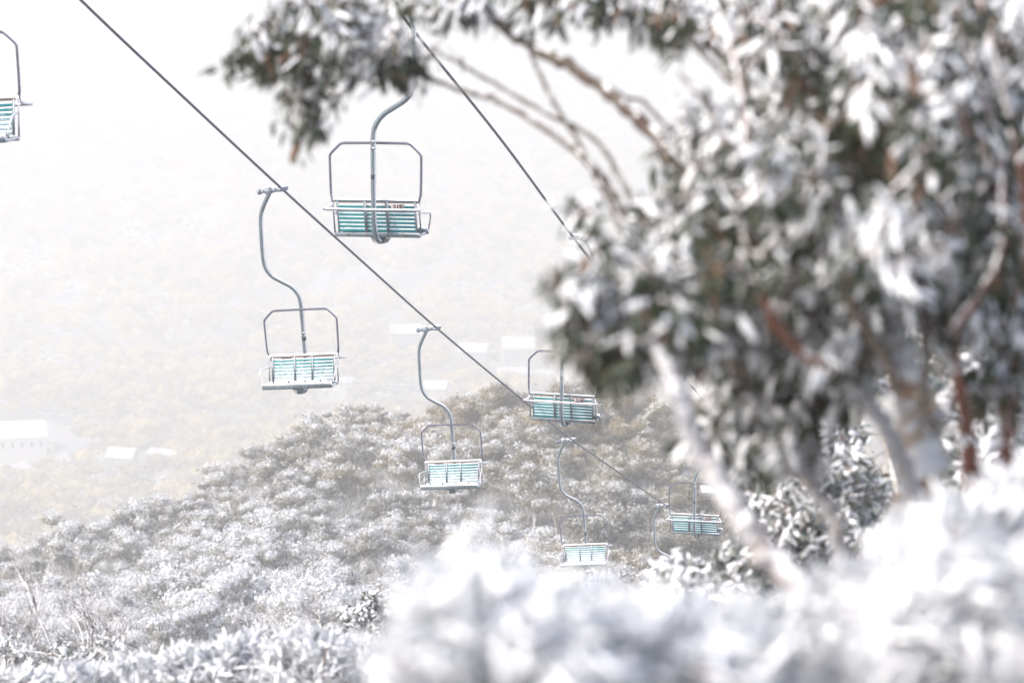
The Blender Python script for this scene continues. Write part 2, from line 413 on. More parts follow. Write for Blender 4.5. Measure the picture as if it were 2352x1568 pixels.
# ------------------------------------------------------------------ chairs
GX, GZ = .10, 3.38
def make_chair():
    root = empty('lift_chair', (0, 0, 0), 'x', 'chairlift chair')
    h = MB()
    pts = [(.03, .10, .04), (.02, .02, .045), (.005, -.10, .10), (0, -.19, .24), (0, -.215, .42), (0, -.22, .8), (0, -.21, 1.2), (0, -.20, 1.44), (.03, -.19, 1.60), (.13, -.16, 1.74),
           (.28, -.12, 1.84), (.42, -.08, 1.94), (.505, -.05, 2.08), (.53, -.03, 2.24), (.53, -.02, 2.45), (.515, 0, 2.75), (.50, 0, 2.95), (.45, 0, 3.10), (.36, 0, 3.26), (.31, 0, 3.35)]
    tube(h, spline(pts, 5), .036, 12)
    h.build('hanger', METAL, root)
    for z, r_, hh, mm in ((1.39, .040, .012, METALF), (1.30, .040, .012, METALF), (.96, .039, .016, METALF), (.86, .037, .03, DARK)):
        c = MB(); tube(c, [(0, -.215, z - hh), (0, -.213, z + hh)], r_, 12); c.build('collar', mm, root)
    c = MB(); box(c, (-.024, -.262, .90), (.024, -.225, .96), 0, None, .004); c.build('label_pad', DARK, root)
    g = MB()
    tube(g, [(.52, 0, 3.345), (.47, 0, 3.35)], .045, 10); tube(g, [(.47, 0, 3.35), (.40, 0, 3.357)], .030, 10)
    box(g, (.27, -.045, 3.315), (.40, .045, 3.40), 0, None, .012)
    tube(g, [(.27, 0, 3.36), (.19, 0, 3.375)], .038, 10); tube(g, [(.19, 0, 3.375), (.13, 0, 3.385)], .046, 10)
    tube(g, [(.30, -.02, 3.405), (.36, .02, 3.412)], .018, 8)
    g.build('grip', CLAMP, root)
    g = MB(); box(g, (.03, -.13, 3.345), (.15, .13, 3.415), 0, None, .016); tube(g, [(.09, -.16, GZ), (.09, .16, GZ)], .030, 10)
    gg = g.build('rope_clamp', CLAMP, root)
    g = MB()
    IV, IF = ICO2
    for (x, z, s) in ((.15, 3.425, .05), (.34, 3.418, .04), (.06, 3.42, .04), (.22, 3.41, .04)):
        g.add(IV*np.array((s*1.4, s, s*.45))*(1 + .08*R.randn(len(IV), 1)) + np.array((x, 0, z)), IF)
    g.build('snow_on_grip', SNOW, root)
    # safety bar: the raised hoop, and the bar that runs round behind the backrest
    s = MB()
    pts = [(-.585, -.13, .56), (-.60, -.11, .64), (-.615, -.10, .72), (-.625, -.10, 1.14), (-.622, -.10, 1.19), (-.60, -.10, 1.23), (-.49, -.10, 1.335), (-.45, -.10, 1.352), (-.40, -.10, 1.358),
           (0, -.10, 1.362), (.40, -.10, 1.358), (.45, -.10, 1.352), (.49, -.10, 1.335), (.60, -.10, 1.23), (.622, -.10, 1.19), (.625, -.10, 1.14), (.615, -.10, .72), (.60, -.11, .64), (.585, -.13, .56)]
    tube(s, spline(pts, 4), .018, 8); s.build('safety_bar', METALD, root)
    s = MB()
    pts = [(.585, -.13, .56), (.60, -.20, .525), (.64, -.29, .505), (.655, -.33, .503), (.60, -.352, .50), (.45, -.36, .50), (0, -.365, .50), (-.45, -.36, .50), (-.60, -.352, .50),
           (-.655, -.33, .503), (-.64, -.29, .505), (-.60, -.20, .525), (-.585, -.13, .56)]
    tube(s, spline(pts, 5), .018, 8); s.build('rear_bar', METALF, root)
    # backrest: leans back; y = -(z-.17)*.22
    def by(z): return -.02 - (z - .17)*.22
    f = MB()
    tube(f, [(-.60, by(.60), .60), (.60, by(.60), .60)], .016, 8)
    for x, r_ in ((-.59, .012), (.59, .012), (-.53, .014), (.53, .014)):
        tube(f, [(x, by(.60), .595), (x, by(.36), .36), (x, by(.15), .15)], r_, 8)
    for x in (-.15, .15):
        box(f, (x-.017, 0, 0), (x+.017, .012, .43), 0, np.array(Matrix.Translation((0, by(.17) - .028, .165)) @ Matrix.Rotation(.2165, 4, 'X')))
    for x in (-.15, .15, -.53, .53):
        box(f, (x-.014, .016, .02), (x+.014, .030, .42), 0, np.array(Matrix.Translation((0, by(.17) - .004, .165)) @ Matrix.Rotation(.2165, 4, 'X')))
    f.build('backrest_frame', METAL, root)
    tb = MB(); box(tb, (-.56, .018, .405), (.56, .026, .440), 0, np.array(Matrix.Translation((0, by(.17), .165)) @ Matrix.Rotation(.2165, 4, 'X')), .003)
    tb.build('top_board', BOARD, root)
    sl = MB(); sn = MB(); rs = np.random.RandomState(3)
    nS = 7; pitch = .0535
    for i in range(nS):
        z = .195 + pitch*i
        Mx = np.array(Matrix.Translation((0, by(z), z)) @ Matrix.Rotation(.2165, 4, 'X'))
        box(sl, (-.525, -.008, -.018), (.525, .010, .0165), 0, Mx, .003)
        # snow ledge lying along the top edge of the slat, with an uneven crest
        k = 60; x = np.linspace(-.523, .523, k); hgt = .0155 + .002*np.sin(x*17 + i) + rs.randn(k)*.0015
        ring = []
        for xx, hh in zip(x, hgt):
            for (yy, zz) in ((-.007, .0165), (-.009, .0165 + hh*.6), (.001, .0165 + hh), (.007, .0165 + hh*.8), (.009, .018), (.008, .0165)):
                ring.append((xx, yy + rs.randn()*.0008, zz))
        ring = np.array(ring) @ Mx[:3, :3].T + Mx[:3, 3]
        kk = np.arange(6); k2 = (kk+1) % 6
        sn.add(ring, np.concatenate([np.stack([j*6+kk, j*6+k2, (j+1)*6+k2, (j+1)*6+kk], 1) for j in range(k-1)]))
    sl.build('backrest', SLAT, root); sn.build('snow_on_backrest', SNOW, root)
    # seat slats and its frame
    st = MB()
    for i in range(5):
        y = .045 + .058*i; box(st, (-.50, y, .150 + .012*i), (.50, y + .042, .172 + .012*i), 0, None, .004)
    st.build('seat', SLAT, root)
    ss = MB()
    for i in range(5):
        y = .045 + .058*i; k = 40; x = np.linspace(-.50, .50, k); ring = []
        for xx in x:
            h_ = .012 + .006*rs.rand()
            for (yy, zz) in ((y - .004, .170), (y + .004, .172 + h_*.8), (y + .021, .173 + h_), (y + .040, .172 + h_*.8), (y + .047, .169)):
                ring.append((xx, yy, zz + .012*i))
        kk = np.arange(4)
        ss.add(np.array(ring), np.concatenate([np.stack([j*5+kk, j*5+kk+1, (j+1)*5+kk+1, (j+1)*5+kk], 1) for j in range(k-1)]))
    ss.build('snow_on_seat', SNOW, root)
    sf = MB()
    box(sf, (-.585, -.055, .105), (.585, .0, .165), 0, None, .006)
    box(sf, (-.60, .34, .115), (.60, .41, .20), 0, None, .012)
    for x in (-.575, .555): box(sf, (x, .0, .115), (x + .02, .34, .15), 0, None, .004)
    for x in (-.16, .14): box(sf, (x, .0, .110), (x + .02, .34, .145), 0, None, .004)
    sf.build('seat_frame', METAL, root)
    k = 70; x = np.linspace(-.60, .60, k); ring = []
    for xx in x:
        h_ = .012 + .012*rs.rand()
        for (yy, zz) in ((.335, .196), (.342, .20 + h_*.8), (.37, .20 + h_), (.398, .20 + h_*.7), (.413, .196 - .008*rs.rand()), (.4105, .190)): ring.append((xx, yy, zz))
    kk = np.arange(5)
    MB().add(np.array(ring), np.concatenate([np.stack([j*6+kk, j*6+kk+1, (j+1)*6+kk+1, (j+1)*6+kk], 1) for j in range(k-1)])).build('snow_on_front_rail', SNOW, root)
    k = 70; x = np.linspace(-.60, .60, k); ring = []
    for xx in x:
        h_ = .007 + .008*rs.rand(); yb = by(.60)
        for (yy, zz) in ((-.014, .600), (-.012, .608 + h_*.7), (.004, .612 + h_), (.022, .608 + h_*.6), (.026, .585), (.018, .575)): ring.append((xx, yb + yy, zz))
    MB().add(np.array(ring), np.concatenate([np.stack([j*6+kk, j*6+kk+1, (j+1)*6+kk+1, (j+1)*6+kk], 1) for j in range(k-1)])).build('snow_on_top_rail', SNOW, root)
    br = MB()
    V = []
    for y, s_ in ((.0, .85), (.12, 1), (.24, 1), (.34, .8)):
        for (xx, zz) in ((-.135, .118), (-.105, .06), (-.075, .012), (-.03, 0), (.03, 0), (.075, .012), (.105, .06), (.135, .118)): V.append((xx*s_, y, .118 - (.118 - zz)*s_))
    k8 = np.arange(8); k82 = (k8+1) % 8
    br.add(V, np.concatenate([np.stack([i*8+k8, i*8+k82, (i+1)*8+k82, (i+1)*8+k8], 1) for i in range(3)]))
    for f_ in (list(range(8)), list(range(24, 32))[::-1]): br.add(np.zeros((0, 3)), np.array([f_]) - 32)
    br.build('mounting_bracket', METAL, root)
    for x in (-.40, -.14, .14, .40):
        b_ = MB(); tube(b_, [(x, -.072, .135), (x, -.054, .135)], .015, 6); b_.build('bolt', RUST, root)
        b_ = MB(); tube(b_, [(x, .37, .19), (x, .38, .245)], .014, 6); b_.build('bolt', DARK, root)
    for sx in (-1, 1):
        a = MB(); pts = [(.575, by(.42), .42), (.60, .02, .43), (.63, .10, .425), (.645, .20, .42), (.648, .27, .40), (.64, .32, .34), (.62, .35, .26), (.60, .37, .19)]
        pts = [(x*sx, y, z) for x, y, z in pts]
        tube(a, spline(pts, 4), .012, 8)
        a.build('armrest', METALF, root)
    p = MB(); box(p, (.215, by(.50) - .046, .475), (.395, by(.50) - .038, .560), 0, np.eye(4), 0)
    pl = p.build('number_plate', PLATE, root)
    return root
def number(text, plate):
    cu = bpy.data.curves.new('num', 'FONT'); cu.body = text; cu.size = .085; cu.extrude = .001; cu.align_x = 'CENTER'; cu.align_y = 'CENTER'; cu.offset = .003
    o = bpy.data.objects.new('tmp', cu); C.objects.link(o)
    dg = bpy.context.evaluated_depsgraph_get(); me = bpy.data.meshes.new_from_object(o.evaluated_get(dg))
    bpy.data.objects.remove(o)
    me.materials.clear(); me.materials.append(INK)
    t = bpy.data.objects.new('number', me); C.objects.link(t); t.parent = plate
    t.rotation_euler = (math.pi/2, 0, 0); t.location = (.305, -.02 - (.50-.17)*.22 - .049, .517)
def kids(o): return [c for c in bpy.data.objects if c.parent is o]
def copy_tree(o, parent=None):
    ch = kids(o); c = o.copy(); C.objects.link(c)
    if parent: c.parent = parent
    for k in ch: copy_tree(k, c)
    return c
left = [('G', (-145, -329), 32.4, -3.6, 168, None, 'frosted lift chair cut off by the left edge, only its right side in view'),
        ('B', (648, 434), 46.7, -4.0, 168, None, 'frosted chair facing us, hanging lower left of the nearest teal chair seen from behind'),
        ('C', (1003, 753), 57.8, -4.3, 168, None, 'frosted chair facing us in front of the wooded ridge, second along the left rope'),
        ('D', (1315, 1010), 73.3, -4.6, 169, None, 'small frosted chair facing us just above the blurred bush, between two chairs seen from behind'),
        ('H', (1530, 1160), 86.5, -4.5, 170, None, 'farthest chair on the left rope, only its bent hanger showing above the snowy bushes')]
right = [('A', (879, -25), 37.4, -.3, -12, '215', 'largest teal chair seen from behind, hanging under the leafy bough at the top'),
         ('E', (1318, 545), 49.8, 1.4, -12, '214', 'teal chair seen from behind with number plate 214, its bail behind dark leaves'),
         ('F', (1612, 914), 67.0, .4, -12, '213', 'teal chair seen from behind with number plate 213, left of the snowy leaning branch'),
         ('I', (1776, 1100), 82.0, .4, -12, '212', 'last chair on the right rope, almost hidden behind the snowy shrub')]
proto = make_chair(); used = False
ch = []
for (k, (u, v), d, roll, yaw, num, lab) in left + right:
    ch.append(copy_tree(proto) if used else proto); used = True
for o, (k, (u, v), d, roll, yaw, num, lab) in zip(ch, left + right):
    o['label'] = lab; o['group'] = 'chairs hanging along the chairlift ropes'
    gpt = Vector([float(c) for c in P(u, v, d)])
    M = Matrix.Translation(gpt) @ Matrix.Rotation(math.radians(roll), 4, 'Y') @ Matrix.Rotation(math.radians(yaw), 4, 'Z') @ Matrix.Translation((-GX, 0, -GZ))
    o.matrix_world = M
    if num:
        plate = [c for c in kids(o) if c.name.startswith('number_plate')][0]
        number(num, plate)
def rope(pts, label):
    s = spline([P(u, v, d) for (u, v), d in pts], 14)
    mb = MB(); org = s[0].copy(); tube(mb, s - org, .022, 8)
    o = mb.build('haul_rope', ROPE); o.location = Vector([float(c) for c in org]); tag(o, label, 'cable', 'steel haul ropes of the chairlift')
rope([((-700, -900), 25), ((-145, -329), 32.4), ((185, 0), 38.6), ((420, 222), 42.3), ((648, 434), 46.7), ((835, 603), 52), ((1003, 753), 57.8), ((1170, 893), 65.0), ((1315, 1010), 73.3), ((1430, 1090), 80), ((1530, 1160), 86.5), ((1640, 1226), 96)],
     'left steel haul rope running down to the right, holding chairs that face us')
rope([((450, -560), 27.5), ((879, -32), 37.4), ((943, 62), 39), ((1150, 320), 44.2), ((1318, 547), 49.8), ((1480, 755), 57.8), ((1612, 914), 67), ((1690, 1003), 74), ((1776, 1100), 82), ((1850, 1180), 90)],
     'right steel haul rope, steeper, holding the chairs seen from behind')

# ------------------------------------------------------------------ forest on the near hill
def clump_cards(mb, c, rad, n, size, rs, base_snow, mat_=0):
    v = norm(rs.randn(n, 3)); v[:, 2] = np.abs(v[:, 2])*1.0 - .25*rs.rand(n); v = norm(v)
    pos = c + v*rad*(.72 + .33*rs.rand(n, 1))
    nr = norm(v + rs.randn(n, 3)*.55); a = norm(np.cross(nr, rs.randn(n, 3))); b = np.cross(nr, a)
    s = size*(.6 + .8*rs.rand(n, 1)); s2 = s*(.35 + .4*rs.rand(n, 1))
    V = np.stack([pos - a*s, pos - b*s2 + nr*s*.15, pos + a*s, pos + b*s2 + nr*s*.15], 1).reshape(-1, 3)
    Fq = np.arange(n*4).reshape(n, 4)
    sn = np.clip(base_snow + .85*v[:, 2] - .16 + rs.randn(n)*.09, 0, 1)
    mb.add(V, Fq, mat_, np.repeat(sn, 4))
def hill_tree_meshes(seed, bare=.0):
    rs = np.random.RandomState(seed); tr = MB(); cr = MB()
    H = 3.2 + .8*rs.rand(); Rr = 1.9 + .5*rs.rand()
    ns = 2 + seed % 3
    tips = []
    lean = rs.randn(2)*.35
    for s in range(ns):
        a = rs.rand()*6.28; b0 = np.array((math.cos(a)*.12, math.sin(a)*.12, -.3)); spr = .5 + .5*rs.rand()
        k1 = np.array((math.cos(a)*spr*.5 + lean[0]*.5, math.sin(a)*spr*.5 + lean[1]*.5, H*.4)); k2 = np.array((math.cos(a)*spr + lean[0], math.sin(a)*spr + lean[1], H*.68))
        tube(tr, spline([b0, k1, k2], 4), np.linspace(.10, .05, 9), 6, caps=False)
        for t in range(6):
            aa = a + rs.randn()*1.1; e = k2 + np.array((math.cos(aa)*Rr*.55*rs.rand(), math.sin(aa)*Rr*.55*rs.rand(), H*.25*(.3+rs.rand())))
            st = k1*(.6-.1*t/6) + k2*(.4+.1*t/6); md = (st+e)/2 + rs.randn(3)*.12
            tube(tr, spline([st, md, e], 3), np.linspace(.04, .014, 7), 5, caps=False); tips.append(e)
            for q in range(3):
                e2 = e + rs.randn(3)*np.array((.45, .45, .22)) + np.array((0, 0, .15)); tube(tr, [md*.3+e*.7, (e+e2)/2 + rs.randn(3)*.05, e2], [.018, .012, .006], 4, caps=False); tips.append(e2)
    nc = 22 + rs.randint(9)
    for i in range(nc):
        if i < len(tips)*.5: c = tips[rs.randint(len(tips))] + rs.randn(3)*.15
        else:
            a = rs.rand()*6.28; rr = Rr*math.sqrt(rs.rand())*.85; c = np.array((math.cos(a)*rr + lean[0], math.sin(a)*rr + lean[1], H*.50 + 2.0*(1 - (rr/Rr)**2) - .3*rs.rand()))
        rad = .34 + .42*rs.rand(); rad = np.array((rad, rad, rad*(.8 + .2*rs.rand())))
        bs = .08*rs.randn()
        IV, IF = ICO1; sv = IV*rad*.46*(1 + .2*rs.randn(len(IV), 1)); cr.add(sv + c, IF, 0, np.clip(.30 + .5*IV[:, 2] + bs, 0, 1))
        clump_cards(cr, c, rad, 150, .075, rs, .16 + bs); clump_cards(cr, c, rad*.72, 60, .09, rs, .04 + bs)
    for i in range(int(60)):           # loose hanging sprays between the clumps
        c = tips[rs.randint(len(tips))] + rs.randn(3)*np.array((.3, .3, .25)); clump_cards(cr, c, np.array((.12, .12, .10)), 9, .07, rs, .05)
    # rimed twigs fanning out through and below the crown
    n = 420; a = rs.rand(n)*6.28; rr = Rr*np.sqrt(rs.rand(n))*.95
    p0 = np.stack([np.cos(a)*rr*.8 + lean[0], np.sin(a)*rr*.8 + lean[1], H*(.35 + .5*rs.rand(n))], 1)
    d = norm(np.stack([np.cos(a)*.5, np.sin(a)*.5, np.full(n, .8)], 1) + rs.randn(n, 3)*.3); ln = (.35 + .6*rs.rand(n))[:, None]
    w_ = norm(np.cross(d, rs.randn(n, 3)))*.014; w2 = norm(np.cross(d, w_))*.014
    for ww in (w_, w2):
        cr.add(np.stack([p0 - ww, p0 + ww, p0 + d*ln + ww*.4, p0 + d*ln - ww*.4], 1).reshape(-1, 3), np.arange(n*4).reshape(n, 4), 0, np.repeat(.35 + .35*rs.rand(n), 4))
    return tr.mesh('trunk', [TRUNK], attr=None), cr.mesh('crown', [CROWN], smooth=False, attr='snow')
TM = [hill_tree_meshes(100 + i) for i in range(9)]
pts = []
rs = np.random.RandomState(5)
cell = {}
cands = []
for _ in range(60000):
    y = 109 + 104*rs.rand(); az = -.205 + .385*rs.rand(); x = az*y
    cands.append((x, y))
placed = []
arr = np.zeros((1000, 2)); na = 0
for (x, y) in cands:
    sp_min = (3.6 if y < 185 else 3.2) if x/y < .09 else 5.0
    if y < 125: sp_min *= 1.0
    if na and np.min(np.hypot(arr[:na, 0] - x, (arr[:na, 1] - y)*.82)) < sp_min: continue
    arr[na] = (x, y); na += 1; placed.append((x, y))
placed += [(.0235*203, 203.), (.0330*205, 205.), (.0285*198, 198.)]      # close the gap on the crest
placed.sort(key=lambda p: p[1])
print('hill trees', len(placed))
def region(x, y):
    u = 1176 + x/y*F
    hor = 'far left shoulder' if u < 420 else 'left flank' if u < 820 else 'middle' if u < 1230 else 'right half' if u < 1650 else 'behind the big gum'
    ver = 'foot' if y < 135 else 'lower slope' if y < 160 else 'upper slope' if y < 187 else 'crest'
    return hor, ver
stuffT = []
placed = [p for p in placed]
extra = []
if len(placed) > 292:
    # the smallest in the photo (farthest, or behind the gum tree) go into one mass
    keyed = sorted(placed, key=lambda p: (p[0]/p[1] > .10, p[1])); extra = keyed[292:]; placed = keyed[:292]
for i, (x, y) in enumerate(placed):
    tm, cm = TM[rs.randint(len(TM))]
    z = float(ground(x, y)); hor, ver = region(x, y); u = 1176 + x/y*F
    sc = .82 + .45*rs.rand()**1.3
    snowy = .97 - .0042*(y - 120) - .00034*max(0, u - 500) + rs.randn()*.08
    brown = np.clip(.0005*(u - 800) + .008*(y - 165) + rs.randn()*.18, 0, 1)
    if rs.rand() < .10: brown = min(1, brown + .45)
    look = 'snow-laden' if snowy > .80 else 'snow-dusted grey-green' if brown < .4 else 'brownish lightly dusted'
    lab = f'{look} gum on the {ver} of the wooded hill, {hor}'
    o = empty('snow_gum', (x, y, z - .1), lab, 'tree', 'snow gums covering the hill beyond the chairlift')
    o.rotation_euler = (rs.randn()*.04, rs.randn()*.04, rs.rand()*6.28); o.scale = (sc*(.95+.15*rs.rand()), sc*(.95+.15*rs.rand()), sc*(.92+.2*rs.rand()))
    for nm, me in (('trunk', tm), ('crown', cm)):
        c = bpy.data.objects.new(nm, me); C.objects.link(c); c.parent = o; c.color = (float(np.clip(snowy, .1, .9)), float(brown), 0, 1)

# ------------------------------------------------------------------ valley woodland (stuff)
def low_tree(seed, H, Rr, nc, ncard, cs):
    rs = np.random.RandomState(seed); cr = MB()
    for i in range(nc):
        a = rs.rand()*6.28; rr = Rr*math.sqrt(rs.rand())*.8; c = np.array((math.cos(a)*rr, math.sin(a)*rr, H*(.45 + .45*rs.rand()*(1 - (rr/Rr)**2*.6))))
        rad = Rr*(.30 + .22*rs.rand())*np.array((1, 1, .75))
        IV, IF = ICO1; cr.add(IV*rad*.75*(1 + .15*rs.randn(len(IV), 1)) + c, IF, 0, np.clip(.15 + .35*IV[:, 2], 0, 1))
        clump_cards(cr, c, rad, ncard, cs, rs, -.05)
    return np.concatenate(cr.V), cr.F, np.concatenate(cr.A)
LT = [low_tree(300 + i, 6.5, 3.0, 9, 26, .34) for i in range(5)]
def forest_mass(name, pos, label):
    mb = MB(); V0 = {}
    rs = np.random.RandomState(9); sel = rs.randint(len(LT), size=len(pos))
    for k, (V, Fl, A) in enumerate(LT):
        P_ = pos[sel == k]; n = len(P_)
        if not n: continue
        a = rs.rand(n)*6.28; s = P_[:, 3]; ca, sa = np.cos(a), np.sin(a)
        VX = (V[None, :, 0]*ca[:, None] - V[None, :, 1]*sa[:, None])*s[:, None] + P_[:, 0:1]
        VY = (V[None, :, 0]*sa[:, None] + V[None, :, 1]*ca[:, None])*s[:, None] + P_[:, 1:2]
        VZ = V[None, :, 2]*(s*(.85 + .35*rs.rand(n)))[:, None] + P_[:, 2:3]
        W3 = np.stack([VX, VY, VZ], -1).reshape(-1, 3).astype(np.float32)
        Aall = np.tile(A, n)
        first = True
        for size in (3, 4):
            fs = [f for f in Fl if f.shape[1] == size]
            if not fs: continue
            f = np.concatenate(fs); ff = (f[None] + (np.arange(n)*len(V))[:, None, None]).reshape(-1, size)
            if first: mb.add(W3, ff, 0, Aall); first = False
            else:
                mb.V.append(np.zeros((0, 3), dtype=np.float32)); mb.A.append(np.zeros(0, dtype=np.float32))
                mb.F.append(ff + (mb.n - len(W3))); mb.M.append(np.zeros(len(ff), dtype=np.int32))
    o = mb.build(name, FARC, smooth=False, attr='snow'); o.color = (.42, .35, 0, 1)
    return tag(o, label, 'woodland', kind='stuff')
HOUSES = [  # u, v of the wall foot, distance, width, depth, wall height, roof rise, yaw, label
 (-75, 1030, 560, 30, 10, 2.9, 2.4, 14, 'long pale lodge with a broad white roof at the left edge of the valley'),
 (175, 1050, 545, 5, 5, 2.6, 1.4, 20, 'small grey-roofed cabin right of the long pale lodge'),
 (282, 1062, 530, 8, 6, 2.6, 2.2, -15, 'small white-roofed cabin, left one of the two beneath the valley trees'),
 (378, 1062, 530, 9, 6, 2.6, 1.8, -22, 'small white-roofed cabin beside the foot of the wooded hill'),
 (792, 888, 640, 5, 5, 2.4, 1.2, 0, 'tiny white roof showing right of the second frosted chair'),
 (930, 800, 690, 8.5, 8, 5.5, 2.0, 12, 'hazy two-storey lodge with stacked white roofs left of the third hanger'),
 (1088, 832, 680, 8, 7, 4.0, 1.8, -10, 'hazy low lodge with balcony behind the left rope'),
 (1188, 838, 670, 8.5, 8, 6.0, 2.5, 8, 'hazy gabled lodge with tall windows, left of the number 214 chair'),
 (1180, 880, 655, 8.5, 7, 2.2, 2.4, 6, 'snow-covered roof mass just above the ridge, below the gabled lodge'),
 (1247, 880, 650, 5, 5, 2.0, 2.0, 35, 'small tilted white roof behind the bail of the number 214 chair'),
 (1425, 900, 645, 12, 9, 3.5, 2.8, -20, 'broad grey and white roof above the ridge beneath the dark leaves'),
 (1520, 910, 645, 9, 8, 3.5, 2.4, 10, 'white roofed lodge above the ridge right of the broad grey roof'),
 (1000, 905, 640, 6, 5, 2.2, 1.6, -8, 'little white roof on the skyline of the ridge left of the rope')]
hpos = []
WALL = m_plain('lodge_wall', (.33, .31, .30)); WALLP = m_plain('pale_lodge_wall', (.62, .61, .60)); ROOFS = m_plain('snowy_roof', (.62, .63, .65)); ROOFG = m_plain('grey_roof', (.30, .31, .35)); GLASS = m_plain('window_glass', (.05, .055, .07), .15)
TRIM = m_plain('white_trim', (.8, .8, .8))
for i, (u, v, d, w, dp, hw, rr, yaw, lab) in enumerate(HOUSES):
    p = P(u, v, d*VS); z0 = float(ground(p[0], p[1]))
    o = empty('lodge' if hw > 3*1.0 else 'cabin', (p[0], p[1], p[2]), lab, 'building', None)
    hs = VS if i == 0 else 1.1 if i < 5 else 1.55; w *= hs; dp *= hs; hw *= hs*.9; rr *= hs; hpos.append((p[0], p[1], max(w, dp)*.75, w))
    o.rotation_euler = (0, 0, math.radians(yaw))
    found = min(z0 - p[2] - 1, -1)
    mb = MB(); box(mb, (-w/2, -dp/2, found), (w/2, dp/2, hw)); 
    mb.add([(-w/2, -dp/2, hw), (-w/2, dp/2, hw), (-w/2, 0, hw + rr), (w/2, -dp/2, hw), (w/2, dp/2, hw), (w/2, 0, hw + rr)], [(0, 1, 2), (3, 5, 4)])
    mb.build('wall', WALLP if i in (0, 4) else WALL, o, smooth=False)
    rb = MB(); e = .7; th = .35
    for s in (-1, 1):
        yb = s*(dp/2 + e); zb = hw - e*rr/(dp/2)
        Vv = [(-w/2 - e, yb, zb), (w/2 + e, yb, zb), (w/2 + e, 0, hw + rr), (-w/2 - e, 0, hw + rr)]
        Vv = Vv + [(x, y, z + th) for x, y, z in Vv]
        rb.add(np.array(Vv) + np.array((0, 0, .02)), [(0, 3, 2, 1), (4, 5, 6, 7), (0, 1, 5, 4), (1, 2, 6, 5), (3, 0, 4, 7)])
    rb.build('roof', ROOFG if i == 1 else ROOFS, o, smooth=False)
    nwin = max(2, int(w/3.4))
    for k in range(nwin):
        for st in range(1 if hw < 8 else 2):
            wx = -w/2 + (k + .5)*w/nwin; wz = 1.2 + st*4.2
            q = MB(); box(q, (wx - .55, -dp/2 - .06, wz), (wx + .55, -dp/2 + .02, wz + 2.0)); wi = q.build('window', GLASS, o, smooth=False)
            fq = MB()
            for (a0, a1, b0, b1) in ((-.75, -.55, -.15, 2.15), (.55, .75, -.15, 2.15), (-.55, .55, -.15, 0), (-.55, .55, 2.0, 2.15)): box(fq, (wx + a0, -dp/2 - .09, wz + b0), (wx + a1, -dp/2 + .02, wz + b1))
            fq.build('frame', TRIM, wi, smooth=False)
    if hw > 5.5:
        q = MB(); box(q, (w*.2, -.4, hw), (w*.2 + .8, .4, hw + rr + 1.1)); q.build('chimney', WALL, o, smooth=False)
pos = []
rs = np.random.RandomState(21)
y = 480.
while y < 1150*VS:
    stepy = 4.6*VS if y < 700*VS else 6.5*VS
    for x in np.arange(-.24*y, .26*y, stepy):
        xx = x + rs.randn()*2.4; yy = y + rs.randn()*2.4
        if rs.rand() < .22 + .25*math.sin(xx/37)*math.sin(yy/61): continue
        bad = False
        for (hx, hy, hr, hw_) in hpos:
            # clear the house and a short strip before it
            if abs(xx - hx) < hr + 2 and hy - 44 < yy < hy + hr + 2: bad = True; break
        if bad: continue
        if 1396 < yy + 6*math.sin(xx/40) < 1414: continue         # the road
        pos.append((xx, yy, float(ground(xx, yy)) - .3, VS*(.55 + .85*rs.rand())*(1 if y < 700*VS else 1.35)))
    y += stepy
pos = np.array(pos); print('valley trees', len(pos))
forest_mass('valley_woodland', pos, 'hazy sunlit gum woodland filling the valley beyond the hill')
if extra:
    e = np.array([(x, y, float(ground(x, y)) - .2, .62) for x, y in extra]); fm = forest_mass('hill_woodland', e, 'dense gum wood continuing over the hill behind the gum tree'); fm.data.materials[0] = CROWN; fm.color = (.5, .5, 0, 1)
# road in the valley
xr = np.linspace(-420, 420, 90); yr = 1405 - 6*np.sin(xr/40)
V = []
for x, y_ in zip(xr, yr):
    for s in (-5, 5): V.append((x, y_ + s, float(ground(x, y_)) + .5))
MB().add(V, [(2*i, 2*i+2, 2*i+3, 2*i+1) for i in range(len(xr)-1)]).build('road', m_plain('snowy_road', (.6, .61, .63)))['kind'] = 'structure'

# small hut at the bottom station, mostly behind shrubs
p = P(1712, 1168, 92)
hut = empty('hut', p, 'low grey hut with a flat snow-covered roof behind the leaning snowy branch', 'hut')
q = MB(); box(q, (-.25, -.4, -6), (1.6, .4, .55)); q.build('wall', m_plain('hut_wall', (.24, .24, .25)), hut, smooth=False)
q = MB(); box(q, (-1.45, -.5, .552), (1.75, .5, .62)); q.build('roof', m_plain('hut_roof', (.25, .26, .3)), hut, smooth=False)
q = MB(); box(q, (-1.43, -.49, .622), (1.73, .49, .68), 0, None, .02); q.build('snow', SNOW, hut)

